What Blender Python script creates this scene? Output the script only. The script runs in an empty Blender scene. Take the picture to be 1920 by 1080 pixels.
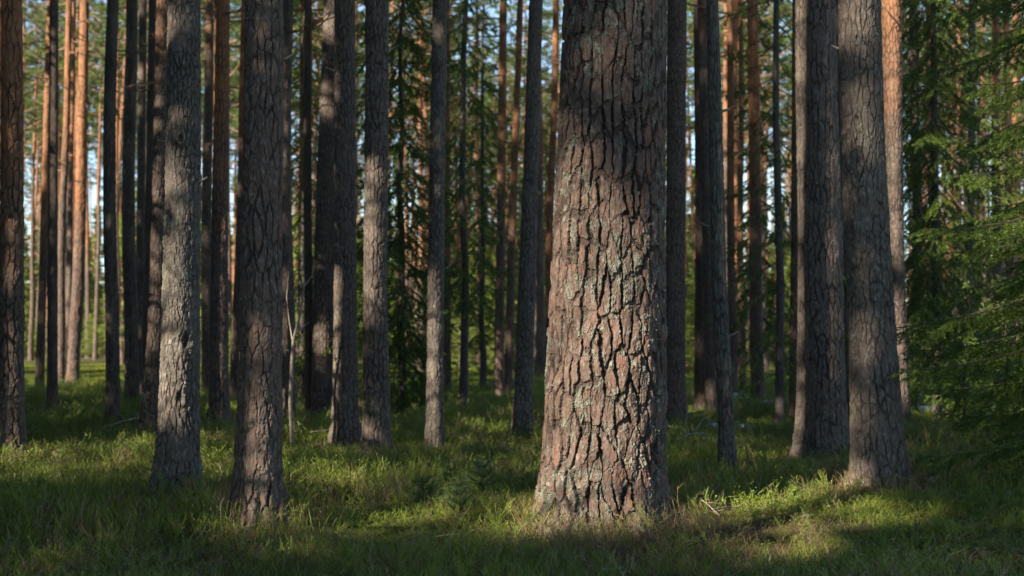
import bpy, math, random
import numpy as np
from mathutils import Matrix, Vector

# ------------------------------------------------------------------ camera, sky, sun, exposure
sc = bpy.context.scene
COL = sc.collection
FPX = 2667.0          # focal length in photo pixels (1920 wide)
CAMH = 0.90
PITCH = math.atan(100 / FPX)
cam_d = bpy.data.cameras.new("camera")
cam = bpy.data.objects.new("camera", cam_d)
COL.objects.link(cam)
cam.location = (0, 0, CAMH)
cam.rotation_euler = (math.pi / 2 + PITCH, 0, 0)
cam_d.sensor_width = 36.0
cam_d.lens = FPX / 1920 * 36
cam_d.clip_start = 0.1
cam_d.clip_end = 2000
cam_d.dof.use_dof = True
cam_d.dof.focus_distance = 7.2
cam_d.dof.aperture_fstop = 3.2
sc.camera = cam

SUN_AZ = math.radians(45)      # sun stands behind the camera, this far round to the left
SUN_EL = math.radians(26)
S = np.array([-math.sin(SUN_AZ) * math.cos(SUN_EL), -math.cos(SUN_AZ) * math.cos(SUN_EL), math.sin(SUN_EL)])
UV_U = np.array([math.cos(SUN_AZ), -math.sin(SUN_AZ), 0.0])
UV_V = np.array([math.sin(SUN_AZ) * math.sin(SUN_EL), math.cos(SUN_AZ) * math.sin(SUN_EL), math.cos(SUN_EL)])

w = bpy.data.worlds.new("World")
sc.world = w
w.use_nodes = True
nt = w.node_tree
bg = nt.nodes["Background"]
sky = nt.nodes.new("ShaderNodeTexSky")
sky.sky_type = 'NISHITA'
sky.sun_disc = False
sky.sun_elevation = SUN_EL
sky.sun_rotation = math.atan2(S[0], S[1])
sky.air_density = 1.1
sky.dust_density = 0.1
sky.altitude = 1500
sky.ozone_density = 2.2
nt.links.new(sky.outputs[0], bg.inputs[0])
bg.inputs[1].default_value = 0.075

sun_d = bpy.data.lights.new("sun", 'SUN')
sun = bpy.data.objects.new("sun", sun_d)
COL.objects.link(sun)
sun_d.energy = 5.0
sun_d.angle = math.radians(0.6)
sun_d.color = (1.0, 0.90, 0.76)
sun.rotation_euler = Vector(tuple(-S)).to_track_quat('-Z', 'Y').to_euler()
sun.location = (-20, -25, 25)

sc.view_settings.view_transform = 'Standard'
sc.view_settings.look = 'None'
sc.view_settings.exposure = 1.85
sc.view_settings.gamma = 1
sc.render.engine = 'CYCLES'
sc.cycles.use_denoising = True
sc.cycles.max_bounces = 5
sc.cycles.diffuse_bounces = 3
sc.cycles.glossy_bounces = 1
sc.cycles.transmission_bounces = 2
sc.cycles.transparent_max_bounces = 4
sc.cycles.sample_clamp_indirect = 4

rng = np.random.default_rng(7)
random.seed(7)

# ------------------------------------------------------------------ numpy noise
def _hash(ix, iy, iz, seed):
    h = (ix.astype(np.int64) * 374761393 + iy.astype(np.int64) * 668265263 + iz.astype(np.int64) * 2147483647 + seed * 1274126177) & 0xffffffff
    h = ((h ^ (h >> 13)) * 1274126177) & 0xffffffff
    h = ((h ^ (h >> 16)) * 2246822519) & 0xffffffff
    return ((h ^ (h >> 15)) & 0xffffff) / float(0xffffff)

def noise3(x, y, z, seed=0):          # value noise, -1..1
    x, y, z = np.broadcast_arrays(np.asarray(x, float), np.asarray(y, float), np.asarray(z, float))
    ix = np.floor(x); iy = np.floor(y); iz = np.floor(z)
    fx = x - ix; fy = y - iy; fz = z - iz
    fx = fx**3 * (fx * (fx * 6 - 15) + 10); fy = fy**3 * (fy * (fy * 6 - 15) + 10); fz = fz**3 * (fz * (fz * 6 - 15) + 10)
    r = 0
    for dx in (0, 1):
        wx = fx if dx else 1 - fx
        for dy in (0, 1):
            wy = fy if dy else 1 - fy
            for dz in (0, 1):
                wz = fz if dz else 1 - fz
                r = r + _hash(ix + dx, iy + dy, iz + dz, seed) * wx * wy * wz
    return r * 2 - 1

def fbm(x, y, z, oct=4, seed=0, gain=0.5):
    a, f, r, t = 1.0, 1.0, 0, 0
    for o in range(oct):
        r = r + a * noise3(np.asarray(x) * f, np.asarray(y) * f, np.asarray(z) * f, seed + o * 17)
        t += a; a *= gain; f *= 2.03
    return r / t

def sstep(a, b, x):
    t = np.clip((x - a) / (b - a), 0, 1)
    return t * t * (3 - 2 * t)

# ------------------------------------------------------------------ mesh helpers
def mesh_np(name, V, F, mats, attrs=None, smooth=False, midx=None):
    V = np.asarray(V, np.float32); F = np.asarray(F, np.int32)
    me = bpy.data.meshes.new(name)
    n, k = F.shape
    me.vertices.add(len(V)); me.vertices.foreach_set('co', V.ravel())
    me.loops.add(n * k); me.loops.foreach_set('vertex_index', F.ravel())
    me.polygons.add(n); me.polygons.foreach_set('loop_start', np.arange(0, n * k, k, dtype=np.int32))
    if smooth:
        me.polygons.foreach_set('use_smooth', np.ones(n, bool))
    else:
        me.polygons.foreach_set('use_smooth', np.zeros(n, bool))
    for m in mats: me.materials.append(m)
    if midx is not None:
        me.polygons.foreach_set('material_index', np.asarray(midx, np.int32))
    if attrs:
        for an, av in attrs.items():
            a = me.attributes.new(an, 'FLOAT', 'POINT')
            a.data.foreach_set('value', np.asarray(av, np.float32))
    me.update(calc_edges=True)
    return me

class MB:                                   # collects triangle soups
    def __init__(s): s.V = []; s.F = []; s.n = 0; s.A = []; s.M = []
    def add(s, V, F, a=0.0, m=0):
        V = np.asarray(V, float); F = np.asarray(F, int)
        s.V.append(V); s.F.append(F + s.n); s.n += len(V)
        s.A.append(np.broadcast_to(np.asarray(a, float), (len(V),)))
        s.M.append(np.full(len(F), m))
    def mesh(s, name, mats, smooth=False):
        return mesh_np(name, np.concatenate(s.V), np.concatenate(s.F), mats, {'rnd': np.concatenate(s.A)}, smooth, np.concatenate(s.M))

def link(name, data, parent=None, loc=None):
    o = bpy.data.objects.new(name, data)
    COL.objects.link(o)
    if parent is not None: o.parent = parent
    if loc is not None: o.location = loc
    return o

def tag(o, label=None, cat=None, group=None, kind=None):
    if label: o['label'] = label
    if cat: o['category'] = cat
    if group: o['group'] = group
    if kind: o['kind'] = kind
    return o

def tube_np(pts, rad, k=6):                 # triangulated tube along a polyline
    pts = np.asarray(pts, float); rad = np.asarray(rad, float); n = len(pts)
    T = np.gradient(pts, axis=0); T /= np.linalg.norm(T, axis=1)[:, None] + 1e-9
    up = np.array([0.13, 0.21, 1.0]) if abs(T[0][2]) < 0.8 else np.array([1.0, 0.1, 0.0])
    A = np.cross(T, up); A /= np.linalg.norm(A, axis=1)[:, None] + 1e-9
    B = np.cross(T, A)
    th = np.arange(k) * 2 * math.pi / k
    V = pts[:, None, :] + rad[:, None, None] * (np.cos(th)[None, :, None] * A[:, None, :] + np.sin(th)[None, :, None] * B[:, None, :])
    V = V.reshape(-1, 3)
    i = np.arange(n - 1)[:, None] * k; j = np.arange(k)[None, :]; j2 = (j + 1) % k
    a = (i + j).ravel(); b = (i + j2).ravel(); c = (i + k + j2).ravel(); d = (i + k + j).ravel()
    return V, np.concatenate([np.stack([a, b, c], 1), np.stack([a, c, d], 1)])

def tile(PV, PF, pos, yaw, scale, tilt=None, zs=None):
    """repeat a small triangle soup at many places as one array"""
    n = len(pos)
    c, s_ = np.cos(yaw), np.sin(yaw)
    X = PV[None, :, 0] * scale[:, None]; Y = PV[None, :, 1] * scale[:, None]
    Z = PV[None, :, 2] * (scale if zs is None else zs)[:, None]
    if tilt is not None:                     # shear sideways with height
        X = X + Z * tilt[:, 0:1]; Y = Y + Z * tilt[:, 1:2]
    V = np.stack([X * c[:, None] - Y * s_[:, None] + pos[:, 0:1], X * s_[:, None] + Y * c[:, None] + pos[:, 1:2], Z + pos[:, 2:3]], -1)
    F = PF[None] + (np.arange(n) * len(PV))[:, None, None]
    return V.reshape(-1, 3), F.reshape(-1, PF.shape[1])

# ------------------------------------------------------------------ pixel -> world
def ray(x, y):
    xc, yc = (x - 960) / FPX, (540 - y) / FPX
    return np.array([xc, math.cos(PITCH) - math.sin(PITCH) * yc, math.sin(PITCH) + math.cos(PITCH) * yc])
def at(x, y, d):
    r = ray(x, y); r = r / r[1] * d
    return np.array([r[0], d, CAMH + r[2]])

MOUNDS = []
def ground0(x, y):
    x = np.asarray(x, float); y = np.asarray(y, float)
    r = 0.07 * noise3(x / 3.1, y / 3.1, 0.5, 3) + 0.065 * noise3(x / 1.1, y / 1.1, 1.5, 5) + 0.035 * noise3(x / .42, y / .42, 2.5, 6)
    far = sstep(16, 60, np.hypot(x, y))
    return r + far * 0.25 * noise3(x / 14, y / 14, 3.5, 8) - 0.02
def ground(x, y):
    z = ground0(x, y)
    for mx, my, h, r in MOUNDS:
        z = z + h * np.exp(-((x - mx)**2 + (y - my)**2) / (r * r))
    return z
def base_of(x, y):
    """where the ray through a photo pixel meets the ground"""
    r = ray(x, y)
    d = np.arange(3.5, 120, 0.02)
    z = CAMH + r[2] / r[1] * d
    hit = z < ground0(r[0] / r[1] * d, d)
    i = int(np.argmax(hit)) if hit.any() else len(d) - 1
    return r[0] / r[1] * d[i], d[i]

# ------------------------------------------------------------------ materials
def newmat(name):
    m = bpy.data.materials.new(name); m.use_nodes = True
    return m, m.node_tree.nodes, m.node_tree.links, m.node_tree.nodes['Principled BSDF']
class NB:
    def __init__(s, m): s.t = m.node_tree; s.n = s.t.nodes; s.l = s.t.links
    def put(s, inp, v):
        if hasattr(v, 'is_linked') or isinstance(v, bpy.types.NodeSocket): s.l.new(v, inp)
        else: inp.default_value = v
    def math(s, op, a, b=0.0, c=0.0, clamp=False):
        n = s.n.new('ShaderNodeMath'); n.operation = op; n.use_clamp = clamp
        s.put(n.inputs[0], a); s.put(n.inputs[1], b); s.put(n.inputs[2], c); return n.outputs[0]
    def mix(s, f, a, b):
        n = s.n.new('ShaderNodeMix'); n.data_type = 'RGBA'
        s.put(n.inputs[0], f); s.put(n.inputs[6], a if not isinstance(a, tuple) else a + (1,) * (4 - len(a))); s.put(n.inputs[7], b if not isinstance(b, tuple) else b + (1,) * (4 - len(b)))
        return n.outputs[2]
    def attr(s, name):
        n = s.n.new('ShaderNodeAttribute'); n.attribute_name = name; return n.outputs['Fac']
    def noise(s, vec, scale, detail=3, rough=.5):
        n = s.n.new('ShaderNodeTexNoise'); n.inputs['Scale'].default_value = scale; n.inputs['Detail'].default_value = detail
        n.inputs['Roughness'].default_value = rough; s.l.new(vec, n.inputs['Vector']); return n.outputs['Fac']
    def coord(s): return s.n.new('ShaderNodeTexCoord').outputs['Object']
    def mapv(s, vec, sc_, loc=(0, 0, 0)):
        n = s.n.new('ShaderNodeMapping'); n.inputs['Scale'].default_value = sc_; n.inputs['Location'].default_value = loc; s.l.new(vec, n.inputs['Vector']); return n.outputs[0]
    def ss(s, x, a, b):
        n = s.n.new('ShaderNodeMapRange'); n.interpolation_type = 'SMOOTHSTEP'
        s.l.new(x, n.inputs[0]); s.put(n.inputs[1], a); s.put(n.inputs[2], b); return n.outputs[0]

def bark_material(name, detailed):
    """object colour: R = height (in 10 m) where orange upper bark starts, G = greyness, B = lichen amount"""
    m, n, l, p = newmat(name); b = NB(m)
    co = b.coord()
    oi = n.new('ShaderNodeObjectInfo'); sep = n.new('ShaderNodeSeparateColor'); l.new(oi.outputs['Color'], sep.inputs[0])
    xyz = n.new('ShaderNodeSeparateXYZ'); l.new(co, xyz.inputs[0])
    fine = b.noise(b.mapv(co, (1, 1, .45)), 60, 4, .65)
    mid = b.noise(b.mapv(co, (1, 1, .35)), 11, 3, .6)
    low = b.noise(co, 2.3, 3, .6)
    if detailed:
        plate = b.attr('plate'); crack = b.attr('crack'); lich = b.attr('lichen')
    else:
        vo = n.new('ShaderNodeTexVoronoi'); vo.inputs['Scale'].default_value = 20; l.new(b.mapv(co, (1, 1, .3)), vo.inputs['Vector'])
        sp = n.new('ShaderNodeSeparateColor'); l.new(vo.outputs['Color'], sp.inputs[0])
        plate = sp.outputs[0]; crack = b.attr('crack'); lich = b.ss(b.noise(co, 9, 4, .7), .56, .7)
    c = b.mix(plate, (.066, .035, .023), (.124, .077, .054))
    c = b.mix(b.math('MULTIPLY', b.ss(mid, .4, .75), .7), c, (.098, .080, .066))
    c = b.mix(b.ss(fine, .45, .75), c, (.185, .145, .115))
    c = b.mix(b.math('MULTIPLY', b.ss(b.math('ADD', mid, b.math('MULTIPLY', plate, .5)), .74, .98), .75), c, (.150, .060, .030))
    grey = b.mix(plate, (.070, .058, .046), (.142, .124, .102))
    grey = b.mix(b.ss(fine, .5, .72), grey, (.205, .19, .165))
    c = b.mix(sep.outputs[1], c, grey)
    og = b.mix(plate, (.21, .090, .038), (.28, .135, .066))
    og = b.mix(b.ss(fine, .55, .75), og, (.24, .13, .08))
    og = b.mix(b.math('MULTIPLY', b.ss(mid, .58, .8), .7), og, (.16, .10, .075))
    st = b.math('MULTIPLY', sep.outputs[0], 10)
    hgt = b.math('ADD', xyz.outputs[2], b.math('MULTIPLY', b.math('SUBTRACT', low, .5), 2.6))
    of = n.new('ShaderNodeMapRange'); of.interpolation_type = 'SMOOTHSTEP'
    l.new(hgt, of.inputs[0]); l.new(st, of.inputs[1]); l.new(b.math('ADD', st, 2.2), of.inputs[2])
    c = b.mix(of.outputs[0], c, og)
    c = b.mix(b.math('MULTIPLY', crack, .9 if detailed else .7), c, (.022, .016, .013))
    lf = b.math('MULTIPLY', lich, sep.outputs[2])
    lf = b.math('MULTIPLY', lf, b.math('SUBTRACT', 1.0, b.math('MULTIPLY', crack, .6)))
    lc = b.mix(b.ss(fine, .35, .7), (.11, .11, .078), (.25, .255, .195))
    c = b.mix(b.math('MULTIPLY', lf, .72), c, lc)
    l.new(c, p.inputs['Base Color'])
    p.inputs['Roughness'].default_value = .85
    p.inputs['Specular IOR Level'].default_value = .25
    bn = n.new('ShaderNodeBump'); bn.inputs['Strength'].default_value = .8; bn.inputs['Distance'].default_value = .006 if detailed else .012
    hh = b.math('ADD', fine, b.math('MULTIPLY', b.noise(b.mapv(co, (1, 1, .6)), 170, 2, .6), .6))
    if not detailed: hh = b.math('ADD', hh, b.math('MULTIPLY', mid, 1.5))
    l.new(hh, bn.inputs['Height']); l.new(bn.outputs[0], p.inputs['Normal'])
    return m

def foliage_material(name, c0, c1, c2, trans=.35, rough=.45, spec=.35):
    m, n, l, p = newmat(name); b = NB(m)
    r = b.attr('rnd')
    oi = n.new('ShaderNodeObjectInfo')
    c = b.mix(b.ss(r, 0, .7), c0, c1)
    c = b.mix(b.ss(r, .7, 1.0), c, c2)
    c = b.mix(b.math('MULTIPLY', oi.outputs['Random'], .35), c, c0)
    l.new(c, p.inputs['Base Color']); p.inputs['Roughness'].default_value = rough
    p.inputs['Specular IOR Level'].default_value = spec
    tr = n.new('ShaderNodeBsdfTranslucent'); l.new(c, tr.inputs['Color'])
    mx = n.new('ShaderNodeMixShader'); mx.inputs[0].default_value = trans
    l.new(p.outputs[0], mx.inputs[1]); l.new(tr.outputs[0], mx.inputs[2])
    l.new(mx.outputs[0], n['Material Output'].inputs['Surface'])
    return m

def flat_material(name, c0, c1, scale=12, rough=.8):
    m, n, l, p = newmat(name); b = NB(m)
    f = b.noise(b.coord(), scale, 4, .6)
    l.new(b.mix(b.ss(f, .35, .68), c0, c1), p.inputs['Base Color']); p.inputs['Roughness'].default_value = rough
    bn = n.new('ShaderNodeBump'); bn.inputs['Strength'].default_value = .4; bn.inputs['Distance'].default_value = .01
    l.new(f, bn.inputs['Height']); l.new(bn.outputs[0], p.inputs['Normal'])
    return m

M_bark = bark_material('pine_bark', True)
M_farbark = bark_material('pine_bark_plain', False)
M_pine = foliage_material('pine_needles', (.068, .108, .026), (.135, .180, .040), (.22, .24, .055))
M_young_lit = foliage_material('sunlit_young_needles', (.12, .17, .03), (.21, .26, .045), (.30, .32, .07))  # yellow-green young needles, colour lightened to look sunlit
M_spruce = foliage_material('spruce_needles', (.045, .078, .014), (.105, .160, .021), (.21, .25, .037), .35)
M_grass = foliage_material('grass_blades', (.090, .132, .017), (.225, .285, .034), (.43, .43, .10), .38)
M_bil = foliage_material('bilberry_stems', (.095, .130, .018), (.22, .275, .034), (.25, .16, .055), .3)
M_straw = foliage_material('dry_stems', (.12, .075, .04), (.26, .19, .10), (.42, .34, .21), .2, .7, .2)
M_moss = foliage_material('moss_fronds', (.075, .095, .014), (.20, .235, .028), (.30, .28, .05), .3, .7, .1)
M_seed = foliage_material('seedling_needles', (.07, .115, .032), (.13, .185, .05), (.22, .27, .08), .3)
M_twig = flat_material('dead_twig', (.13, .10, .075), (.27, .23, .18), 40)
M_pale = flat_material('pale_dead_wood', (.14, .115, .08), (.28, .235, .17), 30)
M_sap = flat_material('bleached_sapling_wood', (.13, .105, .075), (.26, .215, .155), 30)
M_limb = flat_material('limb_bark', (.12, .075, .05), (.28, .14, .075), 14)
M_swood = flat_material('spruce_bark', (.035, .026, .020), (.070, .052, .040), 18)
M_snow = flat_material('old_snow', (.72, .76, .82), (.85, .87, .9), 6, .5)
M_lich = foliage_material('reindeer_lichen', (.30, .33, .26), (.45, .48, .40), (.6, .62, .55), .2, .9, .1)
M_leafl = foliage_material('dead_leaf', (.13, .06, .03), (.22, .12, .06), (.36, .24, .14), .15, .8, .2)

# ------------------------------------------------------------------ bark trunks
def voro(pu, pz, nu, asp, seed):
    """periodic (in u) jittered Voronoi; returns F1, F2, cell random, how level the nearest edge is"""
    iu = np.floor(pu); iz = np.floor(pz)
    F1 = np.full(pu.shape, 9.0); F2 = np.full(pu.shape, 9.0); idr = np.zeros(pu.shape)
    d1u = np.zeros(pu.shape); d1z = np.zeros(pu.shape); d2u = np.zeros(pu.shape); d2z = np.zeros(pu.shape)
    zero = np.zeros(pu.shape)
    for du in (-1, 0, 1):
        for dz in (-1, 0, 1):
            cu = iu + du; cz = iz + dz; cw_ = np.mod(cu, nu)
            jx = _hash(cw_, cz, zero, seed); jz = _hash(cw_, cz, zero + 3, seed)
            vu = cu + .12 + .76 * jx - pu; vz = (cz + .08 + .84 * jz - pz) * asp
            d = np.sqrt(vu * vu + vz * vz)
            r = _hash(cw_, cz, zero + 7, seed)
            n1 = d < F1
            n2 = (~n1) & (d < F2)
            F2 = np.where(n1, F1, np.where(n2, d, F2)); d2u = np.where(n1, d1u, np.where(n2, vu, d2u)); d2z = np.where(n1, d1z, np.where(n2, vz, d2z))
            d1u = np.where(n1, vu, d1u); d1z = np.where(n1, vz, d1z); idr = np.where(n1, r, idr); F1 = np.where(n1, d, F1)
    eu = d2u - d1u; ez = d2z - d1z
    L = np.sqrt(eu * eu + ez * ez) + 1e-6
    edge = (F2 * F2 - F1 * F1) / (2 * L)       # true distance to the cell border
    return F1, edge, idr, np.abs(ez) / L

def trunk_mesh(name, zs, cx, cy, rad, nth, seed, cw=.05, ch=.13, depth=.012, flake=.003, lobes=.0, flare=.22, mat=None, gap=.10, lich=(.1, .35), knots=(), smooth=True):
    zs = np.asarray(zs)
    nz = len(zs)
    th = np.arange(nth) / nth
    TH, Z = np.meshgrid(th, zs)
    R0 = np.broadcast_to(np.asarray(rad)[:, None], Z.shape)
    ang = TH * 2 * math.pi
    ca, sa = np.cos(ang), np.sin(ang)
    Rm = float(np.mean(rad[:max(2, int(nz * .4))]))
    X3, Y3 = ca * Rm, sa * Rm
    nu = max(4, round(2 * math.pi * Rm / cw))
    wu = .48 * fbm(X3 / .17, Y3 / .17, Z / .28, 2, seed + 1) + .13 * fbm(X3 / .04, Y3 / .04, Z / .05, 2, seed + 2, .6) + .10 * fbm(X3 / .014, Y3 / .014, Z / .014, 3, seed + 3, .6)
    wz = .35 * fbm(X3 / .14, Y3 / .14, Z / .2, 2, seed + 5) + .12 * fbm(X3 / .02, Y3 / .02, Z / .02, 3, seed + 6)
    F1, e, pid, lev = voro(TH * nu + wu, Z / ch + wz, nu, .9, seed + 9)
    wn = fbm(X3 / .10, Y3 / .10, Z / .16, 3, seed + 21)
    width = np.clip(gap * (1 + 1.5 * wn), .015, 1)
    cst = (1 - .45 * sstep(.6, .95, lev)) * (.4 + .6 * sstep(-.45, .0, wn))
    crack = (1 - sstep(width * .6, width * .8 + .03, e)) * cst
    e2n = round(nu * 2.1)
    F1b, eb, pidb, levb = voro(TH * e2n + wu * 1.5, Z / (ch * .40) + wz * 1.8, e2n, .8, seed + 33)
    cm = sstep(-.25, .35, fbm(X3 / .07, Y3 / .07, Z / .1, 2, seed + 36))
    crack2 = (1 - sstep(.03, .13, eb)) * (1 - .3 * sstep(.5, 1, levb)) * cm
    fine = fbm(X3 / .018, Y3 / .018, Z / .03, 3, seed + 40)
    coarse = fbm(X3 / .12, Y3 / .12, Z / .3, 2, seed + 50)
    # papery layers: terraces of a stretched noise, each with its own edge
    lay_ = fbm(X3 / .035, Y3 / .035, Z / .085, 4, seed + 45, .55) * 3.2 + pidb * 2
    fr = lay_ - np.floor(lay_); terr = np.floor(lay_) + sstep(.0, .10, fr)
    lfield = fbm(X3 / .045, Y3 / .045, Z / .06, 5, seed + 60, .75) + .20 * noise3(X3 / .35, Y3 / .35, Z / .45, seed + 61) + .16 * (1 - sstep(0, .35, e))
    lichen = sstep(lich[0], lich[1], lfield)
    edgef = sstep(0, width + .22, e)                      # plates round off towards the deep cracks
    h = -depth * crack * (1 + .5 * coarse) - depth * .12 * (1 - edgef) * cst + depth * .18 * (pid - .5) - flake * 1.5 * crack2 + flake * .60 * terr + flake * .8 * fine + depth * .15 * coarse
    h = h + lichen * flake * (.5 + 2.2 * np.abs(noise3(X3 / .007, Y3 / .007, Z / .008, seed + 70)))
    tone = np.floor(lay_) * .37; tone = tone - np.floor(tone)
    for kz, ka, kr, kd in knots:               # knot holes: a dent with a swollen rim
        da = (ang - ka + math.pi) % (2 * math.pi) - math.pi
        q = np.sqrt((da * Rm)**2 + ((Z - kz) * .75)**2) / kr * (1 + .25 * fine)
        h = h + kd * .5 * np.exp(-(q - 1.5)**2 * 2.5) - kd * np.exp(-q * q * 1.6)
        crack = np.maximum(crack, np.exp(-q**4 * .9))
    keep = np.broadcast_to(np.clip(np.asarray(rad) / Rm, .3, 1.3)[:, None], Z.shape)
    R = R0 * (1 + lobes * fbm(ca * 1.3, sa * 1.3, Z / 1.6, 2, seed + 80)) + h * keep
    base = np.exp(-np.clip(Z + .02, 0, 9) / .14)
    R = R * (1 + flare * base * (.45 + .9 * np.abs(noise3(ca * 1.9, sa * 1.9, 0, seed + 90))))
    V = np.stack([np.asarray(cx)[:, None] + R * ca, np.asarray(cy)[:, None] + R * sa, Z], -1).reshape(-1, 3)
    i = np.arange(nz - 1)[:, None] * nth; j = np.arange(nth)[None, :]; j2 = (j + 1) % nth
    F = np.stack([(i + j).ravel(), (i + j2).ravel(), (i + nth + j2).ravel(), (i + nth + j).ravel()], 1)
    cr = np.clip(crack * .9 + crack2 * .35 + .25 * (1 - edgef) * cst, 0, 1)
    me = mesh_np(name, V, F, [mat or M_bark], {'crack': cr.ravel(), 'plate': (pid * .35 + pidb * .25 + tone * .4).ravel(), 'lichen': lichen.ravel()}, smooth)
    return me

# ------------------------------------------------------------------ pine crowns
def tuft_proto(n=14, L=.11, wd=.011, seed=0, up=.35):
    r = np.random.default_rng(seed); V = []; F = []
    for i in range(n):
        d = r.normal(size=3); d[2] = abs(d[2]) * .7 + up * r.random() - .15; d /= np.linalg.norm(d)
        s = np.cross(d, r.normal(size=3)); s /= np.linalg.norm(s)
        o = d * .01; l = L * r.uniform(.7, 1.1)
        b = len(V); V += [o - s * wd * .5, o + s * wd * .5, o + d * l]; F.append((b, b + 1, b + 2))
    return np.array(V), np.array(F)
TUFTS = [tuft_proto(16, .15, .020, k) for k in range(4)]

def crown_points(H, z0, R, nl, r, shape='pine', per=(9, 16)):
    """limb polylines and tuft positions of one pine crown round the z axis"""
    limbs = []; pts = []
    for i in range(nl):
        t = (i + r.random()) / nl
        z = z0 + (H - z0) * t
        if shape == 'pine': L = R * (.35 + .75 * math.sin(math.pi * min(1, t * .82 + .16))) * r.uniform(.55, 1.1)
        else: L = R * (1.02 - t)**.8 * r.uniform(.7, 1.1)
        a = i * 2.4 + r.uniform(-.5, .5)
        rise = r.uniform(-.1, .5) + t * .5
        n = 5; s = np.linspace(0, 1, n)
        rr = L * s; zz = z + L * (rise * s * .6 + .25 * s**2)
        jx = np.cumsum(r.normal(0, .04 * L, n)); jx[0] = 0
        P = np.stack([rr * math.cos(a) - jx * math.sin(a), rr * math.sin(a) + jx * math.cos(a), zz], 1)
        limbs.append((P, np.linspace(.035, .008, n) * (1.1 - .6 * t)))
        k = int(r.integers(*per) * max(.4, L / R))
        for q in range(k):
            f = r.uniform(.35, 1.05); c = P[0] + (P[-1] - P[0]) * f
            off = r.normal(0, 1, 3) * np.array([.24, .24, .13]) * (L * .6 + .2)
            m = r.integers(4, 9)
            pts.append(c + off + r.normal(0, .09, (m, 3)))
    return limbs, np.concatenate(pts)

def crown_mesh(name, H, z0, R, nl, seed, mat, shape='pine', per=(9, 16), tscale=1.0, origin=None, carve=None, dead=0, dlo=.5):
    r = np.random.default_rng(seed); mb = MB()
    limbs, P = crown_points(H, z0, R, nl, r, shape, per)
    for q in range(dead):                       # bare dead branches under the crown
        z = r.uniform(dlo, .98) * z0; a = r.uniform(0, 6.28); L = r.uniform(.3, 1.2); n = 6
        s = np.linspace(0, 1, n); bend = r.uniform(-.5, .6); side = np.cumsum(r.normal(0, .05, n))
        Q = np.stack([L * s * math.cos(a) - side * math.sin(a), L * s * math.sin(a) + side * math.cos(a), z + L * (bend * s * s - .1 * s)], 1)
        Vt, Ft = tube_np(Q, np.linspace(.014, .004, n), 4); mb.add(Vt, Ft, .5, 1)
        for kk in range(3):
            b0 = Q[2 + kk]; dd = r.normal(0, 1, 3); dd /= np.linalg.norm(dd)
            Q2 = b0 + np.linspace(0, 1, 4)[:, None] * dd * r.uniform(.15, .4)
            Vt, Ft = tube_np(Q2, np.linspace(.006, .002, 4), 3); mb.add(Vt, Ft, .5, 1)
    if carve is not None:
        k = carve(P + origin); P = P[k]
    for Pl, rd in limbs:
        Vt, Ft = tube_np(Pl, rd, 5)
        mb.add(Vt, Ft, .5, 1)
    idx = r.integers(0, len(TUFTS), len(P))
    clump = .5 + .5 * noise3(P[:, 0] / .5, P[:, 1] / .5, P[:, 2] / .5, seed)
    for t, (TV, TF) in enumerate(TUFTS):
        k = idx == t
        if not k.any(): continue
        V, F = tile(TV, TF, P[k], r.uniform(0, 6.28, k.sum()), r.uniform(.75, 1.3, k.sum()) * tscale)
        a = np.clip(clump[k] * .7 + r.uniform(0, .35, k.sum()), 0, 1)
        mb.add(V, F, np.repeat(a, len(TV)), 0)
    return mb.mesh(name, [mat, M_limb])

# ------------------------------------------------------------------ spruces
def needles_on(segs, r, dens=170, L=.017, wd=.0028, hang=0.0):
    """needles on straight shoots (segs: n x 2 x 3) as one triangle soup"""
    segs = np.asarray(segs); D = segs[:, 1] - segs[:, 0]; ln = np.linalg.norm(D, axis=1)
    cnt = np.maximum(2, (ln * dens).astype(int)); idx = np.repeat(np.arange(len(segs)), cnt); n = len(idx)
    t = r.random(n); P = segs[idx, 0] + D[idx] * t[:, None]; d = D[idx] / (ln[idx, None] + 1e-9)
    v = r.normal(size=(n, 3)); v[:, 2] *= .75; v -= d * np.sum(v * d, 1)[:, None]; v /= np.linalg.norm(v, axis=1)[:, None] + 1e-9
    nd = v * .75 + d * .65; nd /= np.linalg.norm(nd, axis=1)[:, None]
    s = np.cross(nd, r.normal(size=(n, 3))); s /= np.linalg.norm(s, axis=1)[:, None] + 1e-9
    l = L * r.uniform(.75, 1.15, n)[:, None]
    V = np.stack([P - s * wd * .5, P + s * wd * .5, P + nd * l], 1).reshape(-1, 3)
    F = np.arange(3 * n).reshape(n, 3)
    sr = r.random(len(segs)); rz = np.clip(sr[idx] * .75 + r.random(n) * .25, 0, 1)
    return V, F, np.repeat(rz, 3)

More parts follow.
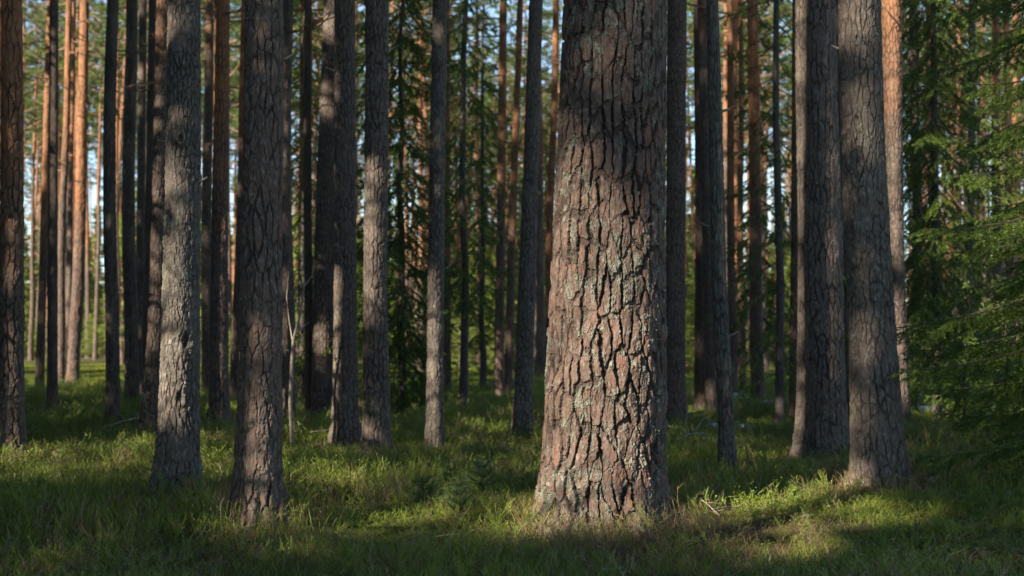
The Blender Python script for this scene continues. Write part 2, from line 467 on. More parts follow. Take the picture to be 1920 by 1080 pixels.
def spruce_parts(H, R, z0, nb, seed, droop=.35, side=.13, hang=.3, dens=170, L=.017, wd=.0028, power=.8, az=None, thin=1.0):
    r = np.random.default_rng(seed); segs = []; wood = MB()
    for i in range(nb):
        t = (i + r.random()) / nb; z = z0 + (H - z0) * t
        Lb = max(.12, R * (1 - z / H)**power * r.uniform(.65, 1.1))
        a = i * 2.399 + r.uniform(-.3, .3)
        if az is not None: a = r.uniform(*az)
        n = 9; s = np.linspace(0, 1, n)
        dr = droop * r.uniform(.7, 1.3) * (1 - .5 * z / H)
        zz = z - Lb * dr * (s**1.2 - .45 * s**3)
        bendw = r.uniform(-.15, .15) * Lb * s * s
        C = np.stack([Lb * s * math.cos(a) - bendw * math.sin(a), Lb * s * math.sin(a) + bendw * math.cos(a), zz], 1)
        Vt, Ft = tube_np(C, np.linspace(.005 * min(1.4, Lb) + .003, .0018, n), 5); wood.add(Vt, Ft, .5)
        for q in range(2, n): segs.append((C[q - 1], C[q]))
        m = max(3, int(Lb * .92 / (side * .55)))
        for q in range(m):
            f = .10 + .9 * (q + r.random() * .6) / m
            if r.random() > thin: continue
            k = min(n - 2, int(f * (n - 1))); g = f * (n - 1) - k
            b0 = C[k] * (1 - g) + C[k + 1] * g; T = C[k + 1] - C[k]; T /= np.linalg.norm(T)
            sd = 1 if q % 2 else -1
            N = np.array([-T[1], T[0], 0]); N /= np.linalg.norm(N) + 1e-9
            l = (.42 * Lb * (1 - f)**.75 + .07) * r.uniform(.7, 1.15)
            D = T * .62 + N * sd * .78 + np.array([0, 0, -hang * r.uniform(.4, 1.6)]); D /= np.linalg.norm(D)
            mid = b0 + D * l * .5; D2 = D + np.array([0, 0, -hang * .5]); D2 /= np.linalg.norm(D2); e1 = mid + D2 * l * .5
            segs += [(b0, mid), (mid, e1)]
            ms = int(l / .05)
            for w_ in range(ms):
                ff = .2 + .75 * (w_ + r.random()) / max(1, ms); p0 = b0 + D * l * ff
                N2 = np.cross(D, [0, 0, 1]); N2 /= np.linalg.norm(N2) + 1e-9
                DD = D * .7 + N2 * (1 if w_ % 2 else -1) * .7 + np.array([0, 0, -hang * r.uniform(.2, 1.4)]); DD /= np.linalg.norm(DD)
                segs.append((p0, p0 + DD * (.035 + .4 * l * (1 - ff)) * r.uniform(.7, 1.1)))
    V, F, a_ = needles_on(np.array(segs), r, dens, L, wd)
    print('spruce', seed, len(segs), len(F))
    return wood, V, F, a_

# ================================================================== the pines one can tell apart
# label, [(photo y, centre x, width), ...] from the foot up, orange start, grey, lichen, cell width, cell height, depth, angular steps, lobes
NEAR = [
 ("massive reddish-brown pine in sharp focus with deep cracked bark plates and pale lichen", [(988,1130,222),(900,1131,228),(720,1136,224),(540,1141,210),(300,1146,199),(0,1152,189)], 9, .14, 1.0, .064, .18, .026, 860, .045),
 ("slim brown pine left of centre with its foot nearest the picture's lower edge", [(995,481,92),(900,484,84),(720,488,79),(540,490,75),(300,492,73),(0,494,70)], 9, .25, .3, .050, .13, .0105, 300, .06),
 ("grey flaky-barked pine dappled with sunlight, with a dark knot hole low on its stem", [(935,331,78),(800,335,72),(700,337,70),(540,339,65),(300,343,62),(0,346,60)], 9, .80, .8, .032, .075, .0075, 280, .07),
 ("tall pine at the left picture edge, orange above and furrowed pale at its sunlit foot", [(868,18,50),(760,20,47),(540,23,44),(300,24,41),(0,21,38)], .9, .40, .3, .05, .14, .012, 180, .12),
 ("stout grey-brown pine leaning left in front of the orange stem", [(920,1650,96),(800,1644,92),(540,1633,83),(300,1620,80),(0,1611,77)], 9, .65, .55, .042, .11, .0075, 300, .05),
 ("thick ribbed pine with a sunlit left edge and a rough ridge down its right side", [(868,1539,94),(760,1539,84),(540,1535,79),(300,1533,76),(0,1530,72)], 9, .60, .5, .048, .15, .012, 260, .16),
 ("straight brown pine with a bright band of sun at mid height", [(872,706,56),(800,705,50),(540,704,43),(300,706,43),(0,706,43)], 9, .55, .3, .04, .11, .009, 180, .06),
 ("front one of the close grey pair left of centre, with a thin sunlit rim", [(846,645,52),(760,647,46),(540,648,41),(300,647,39),(0,647,37)], 9, .6, .3, .04, .10, .008, 160, .06),
 ("slender pale pine with its lower stem brightly sunlit, standing between the snow patches", [(848,815,32),(760,815,30),(540,817,28),(300,820,27),(0,825,26)], 9, .8, .5, .032, .07, .006, 140, .06),
 ("shaded grey pine leaning slightly right, next on the left of the big reddish pine", [(822,978,36),(740,981,33),(540,988,31),(300,996,28),(0,1005,25)], 9, .7, .3, .04, .09, .007, 120, .06),
 ("thin dead grey stem with bare peeled wood at its foot, right of the big pine", [(893,1364,30),(760,1360,28),(540,1348,26),(300,1343,24),(0,1336,21)], 9, 1.0, .5, .03, .12, .0035, 120, .05),
 ("shaded brown pine half hidden behind the right edge of the big pine", [(802,1267,36),(700,1267,36),(540,1266,36),(300,1268,36),(0,1269,36)], 9, .35, .3, .04, .1, .008, 130, .05),
 ("brown pine sloping right with a swollen sunlit foot, just left of the grey flaky pine", [(815,280,38),(700,287,29),(540,293,26),(300,299,24),(0,305,22)], 3.0, .35, .3, .04, .11, .008, 130, .05),
 ("orange-brown pine standing between the grey flaky pine and the slim brown pine", [(805,410,38),(700,411,34),(540,412,31),(300,414,29),(0,416,28)], 1.6, .35, .1, .04, .1, .007, 130, .05),
 ("pine with a glowing orange upper stem behind the stout leaning grey pine", [(800,1686,36),(700,1685,37),(540,1680,36),(300,1672,37),(0,1670,38)], 2.6, .45, .2, .04, .1, .007, 130, .05),
 ("dark pine behind the left of the close pair, flecked with sun near its top", [(792,604,38),(700,604,38),(540,607,38),(300,614,37),(0,626,36)], 9, .45, .2, .04, .1, .008, 120, .05),
]
# foot x, foot y, width, x at the picture's top, orange start, grey, label
FAR = [
 (211,802,25,211,9,.7,"thin nearly black pine between the left pine cluster and the sloping pine"),
 (98,777,19,104,6,.6,"grey pine stem of the left cluster, foot nearest to the camera there"),
 (74,737,16,94,2.0,.3,"pale orange stem catching sun at the left side of the left cluster"),
 (112,730,15,128,3.5,.4,"pine leaning right at the back of the left cluster"),
 (136,728,23,160,2.0,.3,"orange pine with pale dead branches near its top, left of the thin black pine"),
 (247,762,26,245,7,.6,"dark pine just right of the thin black pine"),
 (262,744,18,270,7,.6,"second dark pine right of the thin black pine"),
 (276,775,20,287,5,.5,"dark reddish pine directly behind the sloping pine"),
 (540,800,26,538,7,.5,"shaded pine peeping out behind the right side of the slim brown pine"),
 (438,760,17,458,3,.4,"thin orange-topped pine leaning towards the slim brown pine"),
 (580,785,16,578,7,.4,"thin dark pine just left of the close pair"),
 (936,757,18,945,2.5,.2,"orange pine furthest left of the sunlit group left of the big pine"),
 (952,742,15,975,1.6,.2,"bright orange pine leaning right in the sunlit group left of the big pine"),
 (1028,738,15,1041,.6,.2,"glowing orange stem close beside the left edge of the big pine"),
 (1314,772,22,1305,5,.4,"brown pine just left of the dead grey stem"),
 (1333,778,21,1318,4,.5,"pine with a sunlit foot hidden partly by the dead grey stem"),
 (1422,762,25,1411,2.0,.2,"orange-brown pine among the spruce twigs right of the dead grey stem"),
 (1375,742,15,1368,2.0,.3,"thin reddish pine close behind the dead grey stem on its right"),
 (1392,735,12,1388,1.0,.2,"thin red stem farther right behind the dead grey stem"),
 (1487,790,15,1489,2.5,.2,"reddish-brown stem just left of the thick ribbed pine"),
 (1582,770,20,1572,6,.5,"dark stem in the gap between the ribbed pine and the leaning grey pine"),
 (840,742,14,838,1.0,.2,"thin red pine lit in spots right of the slender pale pine"),
 (566,728,13,566,1.5,.2,"thin orange pine showing above the dark spruce right of the slim brown pine"),
 (1874,760,18,1866,2.5,.3,"reddish pine behind the spruce boughs at the right"),
 (1893,735,14,1884,1.5,.3,"orange stem near the right picture edge behind the spruce boughs"),
 (1718,745,20,1716,6,.6,"grey pine seen through the drooping spruce at the right"),
 (1818,740,16,1822,6,.5,"dim pine right of the drooping spruce's dark stem"),
 (388,745,20,392,5,.5,"dark pine directly left behind the orange-brown pine"),
]
TAKEN = []                     # x, y, r of every foot

near_specs = []; k_n = 0
for lab, prof, og, gr, li, cw, ch, dep, nth, lob in NEAR:
    X, d = base_of(prof[0][1], prof[0][0])
    z0 = float(ground0(X, d))
    near_specs.append((lab, prof, og, gr, li, cw, ch, dep, nth, lob, X, d, z0))
    r0 = prof[0][2] / 2 * d / FPX
    TAKEN.append((X, d, r0))
    MOUNDS.append((X, d, .05 if k_n == 0 else .06, r0 * 1.25 + .20)); k_n += 1
far_specs = []
for f in FAR:
    X, d = base_of(f[0], f[1])
    far_specs.append(f + (X, d)); TAKEN.append((X, d, .15)); MOUNDS.append((X, d, .05, .3))

# ------------------------------------------------------------------ chosen sunlit places; gaps for them are cut in the unseen crowns
SPOTS = []     # u, v, radius, chance that foliage is missing
def spot(x, y, r, p=1.0, d=None):
    if d is None:
        X, d = base_of(x, y); P = np.array([X, d, float(ground0(X, d))])
    else: P = at(x, y, d)
    SPOTS.append((P @ UV_U, P @ UV_V, r, p))
def on(k, xs, ys, r, p=1.0):
    d = near_specs[k][11]
    for y in ys: spot(xs, y, r, p, d - .1)
on(0, 1110, range(930, 520, -45), .28); on(0, 1100, range(500, 380, -40), .22, .85); on(0, 1095, range(370, -60, -40), .22, .68)
on(2, 330, range(740, 620, -45), .10); on(2, 330, range(620, 250, -45), .12, .9); on(2, 330, range(240, -30, -60), .14, .5)
on(1, 468, (970, 930, 890, 850, 810), .13, 1); on(1, 478, range(760, -20, -55), .08, .5)
on(3, 8, (870, 830, 790, 750, 710), .26); on(3, 16, (560, 500, 430, 330, 260, 180, 110, 60), .15, .85)
on(8, 812, range(850, 560, -35), .13); on(8, 812, (540, 480, 400, 40, 0), .09, .8)
on(6, 700, (520, 470, 420, 390), .18); on(6, 700, (720, 640, 590, 800, 840), .08, .8)
on(7, 612, range(840, 0, -60), .0, .9)
on(4, 1635, range(840, -20, -40), .16, .62)
on(5, 1472, range(870, -20, -30), .10, 1); on(5, 1572, range(700, -20, -40), -.02, .95)
on(14, 1662, (30, 60, 110, 150, 200, 250, 300, 350), .12, .8)
on(12, 284, (480, 430, 370, 330, 600, 660, 700, 760), .16, .9)
on(15, 612, (0, 30, 175, 190), .10, .9); on(13, 405, (30, 100, 160, 240, 300, 350, 400, 450), .18, .9)
on(11, 1262, (0, 120, 260, 400, 520), .12, .6)
for y in range(840, 480, -35): spot(549, y, .10, 1, base_of(549, 842)[1])
# ground
for x in range(-30, 310, 40):
    spot(x, 868, .28); spot(x, 892, .24)
for x in (40, 100, 250): spot(x, 915, .15)
for x in (300, 350, 400, 430, 560, 600, 640): spot(x, 872, .26)
for x in (385, 410, 550, 580): spot(x, 905, .15)
for x in (560, 620, 690, 750, 800, 860, 920): spot(x, 866, .26, .9)
for x in (700, 740, 790, 850, 900, 950, 990):
    spot(x, 955, .20, .95); spot(x, 920, .18, .85)
for x in (930, 970, 990): spot(x, 900, .22, .95)
for x in (1270, 1310, 1350, 1400, 1450, 1500):
    spot(x, 945, .28, .95); spot(x, 985, .2, .9)
for x in (1270, 1320, 1420, 1460): spot(x, 865, .26, .9)
for x in (1500, 1560, 1480): spot(x, 1010, .10, .8)
for x in (1730, 1780, 1850, 1900): spot(x, 940 + (x % 70), .14, .8)
for x in (180, 240, 560, 700, 1330): spot(x, 1000 + x % 50, .10, .7)
for x in (930, 960, 300, 620, 140, 220): spot(x, 748, .34, .9)
for x in (640, 830, 1100, 1750, 1820, 1290): spot(x, 778, .3, .9)
rq = np.random.default_rng(12)
for q in range(34): spot(rq.uniform(0, 1920), rq.uniform(930, 1075), rq.uniform(.0, .12), .8)
for q in range(22): spot(rq.uniform(0, 1920), rq.uniform(760, 860), rq.uniform(.05, .25), .85)
# the spruces on the right
for x, y in ((1800,150),(1820,200),(1790,240),(1745,190),(1830,260),(1745,150),(1800,420),(1720,340),(1800,350),(1760,260),(1735,300),(1740,390),(1770,430),(1760,470),(1800,700),(1820,740),(1780,720),(1830,700)): spot(x, y, .36, 1, 15.5)
for x, y in ((1850,300),(1880,340),(1830,500),(1880,540),(1850,560),(1900,420),(1905,470)): spot(x, y, .26, .95, 8.3)
for x, y in ((1840,30),(1880,90),(1800,120),(1850,180),(1900,240)): spot(x, y, .3, .9, 12.3)
SP = np.array(SPOTS)
def carve(P):  # drops foliage that would block the sun from the chosen spots
    u = P @ UV_U; v = P @ UV_V
    wob = .035 * noise3(u / .12, v / .12, .3, 11)
    keep = np.ones(len(P), bool); r = rng.random(len(P))
    for su, sv, sr, sp in SP:
        ins = (u - su)**2 + (v - sv)**2 < (sr + .16 + wob)**2
        keep &= ~(ins & (r < sp))
    return keep

def brownish(X, Y):                          # litter round the pines' feet and other bare places
    h = near_specs[0]; o_ = 0
    for q in near_specs[1:]: o_ = o_ + .6 * np.exp(-((X - q[10])**2 + (Y - q[11] + .1)**2) / .12)
    wob = 1 + .35 * noise3(X / .25, Y / .25, 3, 77)
    return 1.35 * np.exp(-wob * ((X - h[10])**2 / .30 + (Y - h[11] + .50)**2 / .55)) + o_ + .38 * sstep(.12, .55, noise3(X / 1.2, Y / 1.2, 9, 55))
# ------------------------------------------------------------------ ground sheet
def axis(dense0, dense1, step, far, grow=1.13):
    a = list(np.arange(dense0, dense1, step)); s = step; x = a[-1]
    while x < far: s *= grow; x += s; a.append(x)
    s = step; x = a[0]; left = []
    while x > -far: s *= grow; x -= s; left.append(x)
    return np.array(left[::-1] + a)
gx = axis(-5.5, 6.0, .045, 420); gy = axis(3.5, 16, .045, 420)
GX, GY = np.meshgrid(gx, gy); GZ = ground(GX, GY)
nx, ny = len(gx), len(gy)
i = np.arange(ny - 1)[:, None] * nx; j = np.arange(nx - 1)[None, :]
GF = np.stack([(i + j).ravel(), (i + j + 1).ravel(), (i + j + 1 + nx).ravel(), (i + j + nx).ravel()], 1)
mg, n, l, p = newmat('forest_floor'); b = NB(mg)
co = b.coord()
a1 = b.noise(co, 1.3, 4, .6); a2 = b.noise(co, 7, 5, .65); a3 = b.noise(co, 60, 4, .7)
c = b.mix(b.ss(a1, .38, .62), (.040, .045, .012), (.075, .090, .018))
c = b.mix(b.ss(a2, .52, .72), c, (.075, .048, .022))
c = b.mix(b.ss(a3, .5, .75), c, (.16, .15, .05))
c = b.mix(b.math('MULTIPLY', b.attr('litter'), .85), c, b.mix(b.ss(a3, .4, .65), (.065, .036, .022), (.17, .095, .055)))
l.new(c, p.inputs['Base Color']); p.inputs['Roughness'].default_value = .9; p.inputs['Specular IOR Level'].default_value = .1
bn = n.new('ShaderNodeBump'); bn.inputs['Strength'].default_value = .9; bn.inputs['Distance'].default_value = .03
l.new(b.math('ADD', a2, b.math('MULTIPLY', a3, .6)), bn.inputs['Height']); l.new(bn.outputs[0], p.inputs['Normal'])
g = link('ground', mesh_np('ground', np.stack([GX, GY, GZ], -1).reshape(-1, 3), GF, [mg], {'litter': np.clip(brownish(GX, GY), 0, 1).ravel()}, True))
tag(g, 'mossy uneven forest floor under the pines', 'ground', kind='structure')

# ------------------------------------------------------------------ crowns shared by the pines
CROWNS = [crown_mesh('pine_crown', 17.5 + k * .5, 9.0 + .7 * k, 1.9 + .12 * k, 34, 100 + k, M_pine, 'pine', (5, 9), 1.12, dead=17, dlo=.36 if k > 1 else .5) for k in range(5)]

def pine(X, Y, trunk_me, label, group, colr, crown_i, sx=1.0, lean=(0, 0), yaw=0.0, crown_mat=None, hs=1.0, zoff=0.0):
    e = link('pine_tree', None, loc=(X, Y, float(ground0(X, Y)) - zoff))
    tag(e, label, 'tree', group)
    t = link('trunk', trunk_me, e); t.scale = (sx, sx, hs); t.color = colr
    if lean != (0, 0) or yaw:
        e.rotation_euler = (-lean[1], lean[0], 0); t.rotation_euler = (0, 0, yaw)
    if crown_i is not None:
        c = link('crown', CROWNS[crown_i % 5], e); c.rotation_euler = (0, 0, yaw * 1.7 + crown_i); c.scale = (1, 1, hs)
    return e

# near pines, each with its own sculpted trunk
FC = -math.pi / 2      # the side of a stem that faces the camera
KNOTS = {2: ((.60, FC + .25, .022, .016), (.93, FC + .55, .03, .010), (2.12, FC + .1, .018, .010), (1.55, FC - .6, .014, .006)), 1: ((1.30, FC + .5, .012, .008), (.55, FC - .2, .02, -.010)), 0: ((1.62, FC + .25, .015, .010), (.42, FC + .9, .03, .014)),
         3: ((1.9, FC + .2, .015, .008),), 4: ((1.1, FC + .5, .016, .008), (2.2, FC - .5, .014, .008)), 6: ((3.0, FC + .4, .014, .007),), 10: ((1.2, FC, .012, .006), (2.3, FC + .5, .012, .006)), 11: ((2.0, FC, .014, .007),)}
STUBS = {1: ((2.35, .4, .05),), 4: ((2.6, 2.7, .05),), 6: ((3.1, .2, .07), (2.2, 2.9, .05)), 7: ((3.3, 2.8, .08),), 8: ((1.6, .1, .05), (2.6, 3.0, .07), (3.4, .3, .08)), 9: ((2.4, 3.0, .07), (3.6, .2, .09)), 10: ((.95, .3, .05), (1.7, 2.9, .06), (2.5, .1, .07)), 12: ((3.2, .2, .10),), 11: ((2.6, .1, .07),), 2: ((1.85, .15, .04),), 15: ((3.5, 2.9, .10),)}
for k, (lab, prof, og, gr, li, cw, ch, dep, nth, lob, X, d, z0) in enumerate(near_specs):
    zz, xx, rr = [], [], []
    for (y, xc, wd_) in prof:
        P = at(xc, y, d); zz.append(P[2] - z0); xx.append(P[0] - X); rr.append(wd_ / 2 * d / FPX)
    ztop = zz[-1]
    res = .0030 if k == 0 else .0045 * max(1, d / 7.5)
    zs = np.concatenate([np.arange(-.22, ztop + .15, res), np.arange(ztop + .2, 17, .12)])
    slope = (xx[-1] - xx[0]) / (zz[-1] - zz[0])
    cx = np.interp(zs, zz, xx) + np.where(zs > ztop, slope * np.minimum(zs - ztop, 8) * .6, 0) + np.where(zs < zz[0], (zs - zz[0]) * slope, 0)
    rad = np.interp(zs, zz, rr); rad = np.where(zs > ztop, rr[-1] * (1 - .68 * (zs - ztop) / (17 - ztop)), rad)
    ker = np.ones(61) / 61; n_f = int((zs < ztop).sum())
    if n_f > 200:
        pad = np.pad(rad[:n_f], 30, mode='edge'); rad[:n_f] = np.convolve(pad, ker, 'valid'); pad = np.pad(cx[:n_f], 30, mode='reflect', reflect_type='odd'); cx[:n_f] = np.convolve(pad, ker, 'valid')
    cy = .02 * noise3(zs / 1.7, 0, k, 3)
    me = trunk_mesh('trunk', zs, cx, cy, rad, nth, 300 + 100 * k, cw, ch, dep, .0034 if k == 0 else .0030, lob, .42 if k == 0 else .6, None, .105 if k == 0 else .075, (.22, .34) if k == 0 else (.18, .34) if k == 2 else (.22, .42), KNOTS.get(k, ()), k != 0)
    stubs = []
    for q, (hz, ha, hl) in enumerate(STUBS.get(k, ())):
        i0 = int(np.argmin(abs(zs - hz))); dv = np.array([math.cos(ha), math.sin(ha) - .25, .25])
        p0 = np.array([cx[i0], 0, hz]) + dv * rad[i0] * .85
        sb = MB(); Vt, Ft = tube_np(np.array([p0, p0 + dv * (hl * .5 + .02), p0 + dv * (hl + .03) + [0, 0, .012]]), np.array([.011, .008, .004]), 6); sb.add(Vt, Ft, .5)
        stubs.append(sb)
    if k == 10:    # the dead stem keeps no crown
        e = pine(X, d, me, lab, None, (og / 10, gr, li, 1), None); e.name = 'dead_tree'
    else:
        c_i = k
        e = pine(X, d, me, lab, None, (og / 10, gr, li, 1), c_i)
        [c_ for c_ in e.children if c_.name.startswith('crown')][0].location = (float(cx[-30]), 0, 0)
    for sb in stubs: link('branch_stub', sb.mesh('branch_stub', [M_twig], True), e)

# farther pines share five trunk shapes
VAR = []
for k in range(5):
    zs = np.concatenate([np.arange(-.2, 6, .02), np.arange(6, 17.2, .1)])
    rad = .12 * np.interp(zs, [-.2, .8, 5, 17], [1.03, 1.0, .82, .25])
    cx = .05 * noise3(zs / 2.8, k, 0, 4) * np.clip(zs / 2, 0, 1); cy = .05 * noise3(zs / 2.8, k + 9, 0, 4) * np.clip(zs / 2, 0, 1)
    VAR.append(trunk_mesh('trunk', zs, cx, cy, rad, 56, 3000 + k * 77, .045, .12, .008, .003, .06, .3, M_farbark, .12))
for k, (xb, yb, wb, xt, og, gr, lab, X, d) in enumerate(far_specs):
    z0 = float(ground0(X, d)); top = at(xt, 0, d)
    lean = math.atan2(top[0] - X, top[2] - z0)
    pine(X, d, VAR[k % 5], lab, None, (og / 10, gr, .3, 1), k, wb / 2 * d / FPX / .12, (lean, 0), k * 1.3)

# pines deep in the forest
def free(X, Y, gap): return all((X - a)**2 + (Y - b_)**2 > (gap + c_)**2 for a, b_, c_ in TAKEN)
r2 = np.random.default_rng(21); cnt = 0; tries = 0
while cnt < 215 and tries < 20000:
    tries += 1
    d = 24 + 68 * math.sqrt(r2.random()); X = r2.uniform(-.40, .40) * d
    px = 960 + X / d * FPX
    if 1010 < px < 1250 and d < 60 and r2.random() < .8: continue
    if not free(X, d, 1.5): continue
    TAKEN.append((X, d, .15)); cnt += 1
    og = r2.choice([1, 3, 4, 6, 8])
    far_ = d > 55
    pine(X, d, VAR[int(r2.integers(5))], 'distant slender pine among many straight trunks at the back of the forest' if far_ else 'slender pine in the middle distance among many straight trunks',
         'slender pines at the back of the forest' if far_ else 'slender pines in the middle distance', (og / 10, r2.uniform(.1, .5), .3, 1), int(r2.integers(5)),
         r2.uniform(.65, 1.2), (r2.normal(0, .018), r2.normal(0, .01)), r2.uniform(0, 6), hs=r2.uniform(.85, 1.15))

# young bushy pines that close the view low down
YP = [crown_mesh('young_crown', 8.5, .7, 1.5, 46, 500 + k, M_young_lit, 'spruce', (6, 11), 1.3) for k in range(3)]
cnt = 0
while cnt < 62:
    d = r2.uniform(44, 105); X = r2.uniform(-.41, .41) * d
    if not free(X, d, 1.2): continue
    TAKEN.append((X, d, .4)); cnt += 1
    e = link('young_pine', None, loc=(X, d, float(ground0(X, d))))
    tag(e, 'bushy yellow-green young pine between the distant trunks', 'tree', 'young pines between the distant trunks')
    s_ = r2.uniform(.45, .95)
    t = link('trunk', VAR[int(r2.integers(5))], e); t.scale = (.5, .5, s_ * .48); t.color = (.9, .4, .3, 1)
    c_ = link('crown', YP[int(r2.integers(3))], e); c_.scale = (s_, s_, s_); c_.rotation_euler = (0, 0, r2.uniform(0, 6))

cnt = 0                         # low saplings closing the view along the ground
while cnt < 70:
    d = r2.uniform(34, 80); X = r2.uniform(-.40, .40) * d
    if not free(X, d, .8): continue
    TAKEN.append((X, d, .2)); cnt += 1
    e = link('young_pine', None, loc=(X, d, float(ground0(X, d)) - .1))
    tag(e, 'low bushy sapling on the ground between distant trunks', 'tree', 'low saplings among the distant trunks')
    s_ = r2.uniform(.16, .34)
    t = link('trunk', VAR[int(r2.integers(5))], e); t.scale = (.22, .22, s_ * .48); t.color = (.9, .4, .3, 1)
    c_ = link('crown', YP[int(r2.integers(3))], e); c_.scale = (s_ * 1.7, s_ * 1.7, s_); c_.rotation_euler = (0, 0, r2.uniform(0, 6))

# far-off wood that reads as one mass
mb = MB(); r3 = np.random.default_rng(5)
lowt = [tuft_proto(8, .5, .12, k) for k in range(3)]
for q in range(460):
    d = r3.uniform(92, 150); X = r3.uniform(-.46, .46) * d; rr_ = r3.uniform(.09, .15)
    V, F = tube_np(np.array([[X, d, -.5], [X + r3.normal(0, .2), d, 8], [X + r3.normal(0, .3), d, 17]]), np.array([rr_, rr_ * .8, rr_ * .3]), 6); mb.add(V, F, .5, 1)
    low = q > 40; n_ = 230
    if low: hh_ = r3.uniform(6, 12); z = r3.uniform(.3, hh_, n_); R_ = 2.1 * (1.05 - z / hh_)
    else: z = r3.uniform(8, 17.5, n_); R_ = 2.0 * np.sin(np.pi * (z - 7) / 11)
    a = r3.uniform(0, 6.28, n_); rd = R_ * np.sqrt(r3.random(n_))
    P = np.stack([X + rd * np.cos(a), d + rd * np.sin(a), z], 1)
    TV, TF = lowt[q % 3]; V, F = tile(TV, TF, P, r3.uniform(0, 6, n_), r3.uniform(.7, 1.3, n_)); mb.add(V, F, np.repeat(r3.random(n_), len(TV)), 0)
o = link('far_wood', mb.mesh('far_wood', [M_pine, M_limb]))
tag(o, 'far-off mass of trees closing the view behind all the trunks', 'trees', kind='stuff')

# ------------------------------------------------------------------ spruces
def spruce(X, Y, H, R, z0, nb, seed, label, trunk_r, name='spruce_tree', group=None, lean=0, **kw):
    e = link(name, None, loc=(X, Y, float(ground0(X, Y)))); tag(e, label, 'tree', group)
    wood, V, F, a = spruce_parts(H, R, z0, nb, seed, **kw)
    zt = np.linspace(-.1, H, 14); rt = np.random.default_rng(seed)
    Vt, Ft = tube_np(np.stack([.02 * rt.normal(size=14) + lean * zt, .02 * rt.normal(size=14), zt], 1), trunk_r * np.interp(zt, [-.1, .3, H], [1.25, 1, .12]), 10)
    tm = MB(); tm.add(Vt, Ft, .5); link('trunk', tm.mesh('trunk', [M_swood], True), e)
    wood.M = [m_ * 0 + 1 for m_ in wood.M]; wood.add(V, F, a, 0); link('crown', wood.mesh('crown', [M_spruce, M_swood]), e)
    TAKEN.append((X, Y, trunk_r))
    return e
X, d = base_of(1757, 782)
spruce(X, d, 13, 1.35, .5, 200, 71, 'drooping spruce with a thin dark stem and hanging yellow-green sprays right of the orange stem', 15 * d / FPX / 2, droop=.85, hang=.8, dens=330, L=.027, wd=.0075, side=.10, power=.4)
X, d = base_of(1808, 800)
spruce(X, d, 1.15, .48, .10, 34, 79, 'small bright yellow-green spruce low between the hanging spruce and the layered boughs', .014, droop=.5, hang=.5, dens=520, L=.022, wd=.0055, side=.06, power=.7)
X, d = base_of(871, 772)
spruce(X, d, 12, .8, 1.3, 120, 72, 'dark thin spruce with hanging boughs between the slender pale pine and the sunlit group', 16 * d / FPX / 2, droop=.8, hang=.7, dens=280, L=.028, wd=.009, side=.13, power=.4)
X, d = base_of(752, 790)
spruce(X, d, 7.5, 1.0, .15, 130, 73, 'dense almost black spruce behind the pine with the bright sun band', .05, droop=.7, hang=.6, dens=300, L=.028, wd=.010, side=.11, power=.5)
X, d = base_of(1462, 805)
spruce(X, d, 11, .85, .5, 95, 74, 'thin-stemmed sparse spruce left of the thick ribbed pine', 17 * d / FPX / 2, droop=.7, hang=.6, dens=290, L=.027, wd=.008, side=.2, power=.45, thin=.75)
X, d = base_of(566, 765)
spruce(X, d, 6.0, 1.0, .2, 100, 75, 'low dark spruce seen between the slim brown pine and the close pair', .05, droop=.75, hang=.6, dens=260, L=.030, wd=.011, side=.18, power=.6)
spruce((2050 - 960) / FPX * 8.3, 8.3, 6.2, 1.5, .12, 100, 76, 'near spruce reaching in from the right picture edge with flat layered green boughs', .06, droop=.35, hang=.28, dens=700, L=.019, wd=.0040, side=.085, power=.75)
spruce((1985 - 960) / FPX * 12.5, 12.5, 9.5, 1.35, .3, 120, 78, 'taller spruce at the right picture edge behind the near layered boughs', .08, droop=.5, hang=.45, dens=480, L=.022, wd=.0058, side=.11, power=.6)
for q, (x, y, H_, R_) in enumerate(((1420, 742, 9, 1.1), (905, 733, 9, 1.0), (1600, 733, 8, 1.1), (690, 735, 9, 1.1))):
    X, d = base_of(x, y)
    spruce(X, d, H_, R_, .8, 55, 90 + q, ['spruce behind the orange-brown pine right of the dead grey stem', 'green spruce left of the sunlit group of orange pines', 'spruce filling the gap behind the leaning grey pine', 'tall dark spruce behind the close pair of pines'][q],
           .06, droop=.75, hang=.6, dens=200, L=.042, wd=.017, side=.16, power=.55)

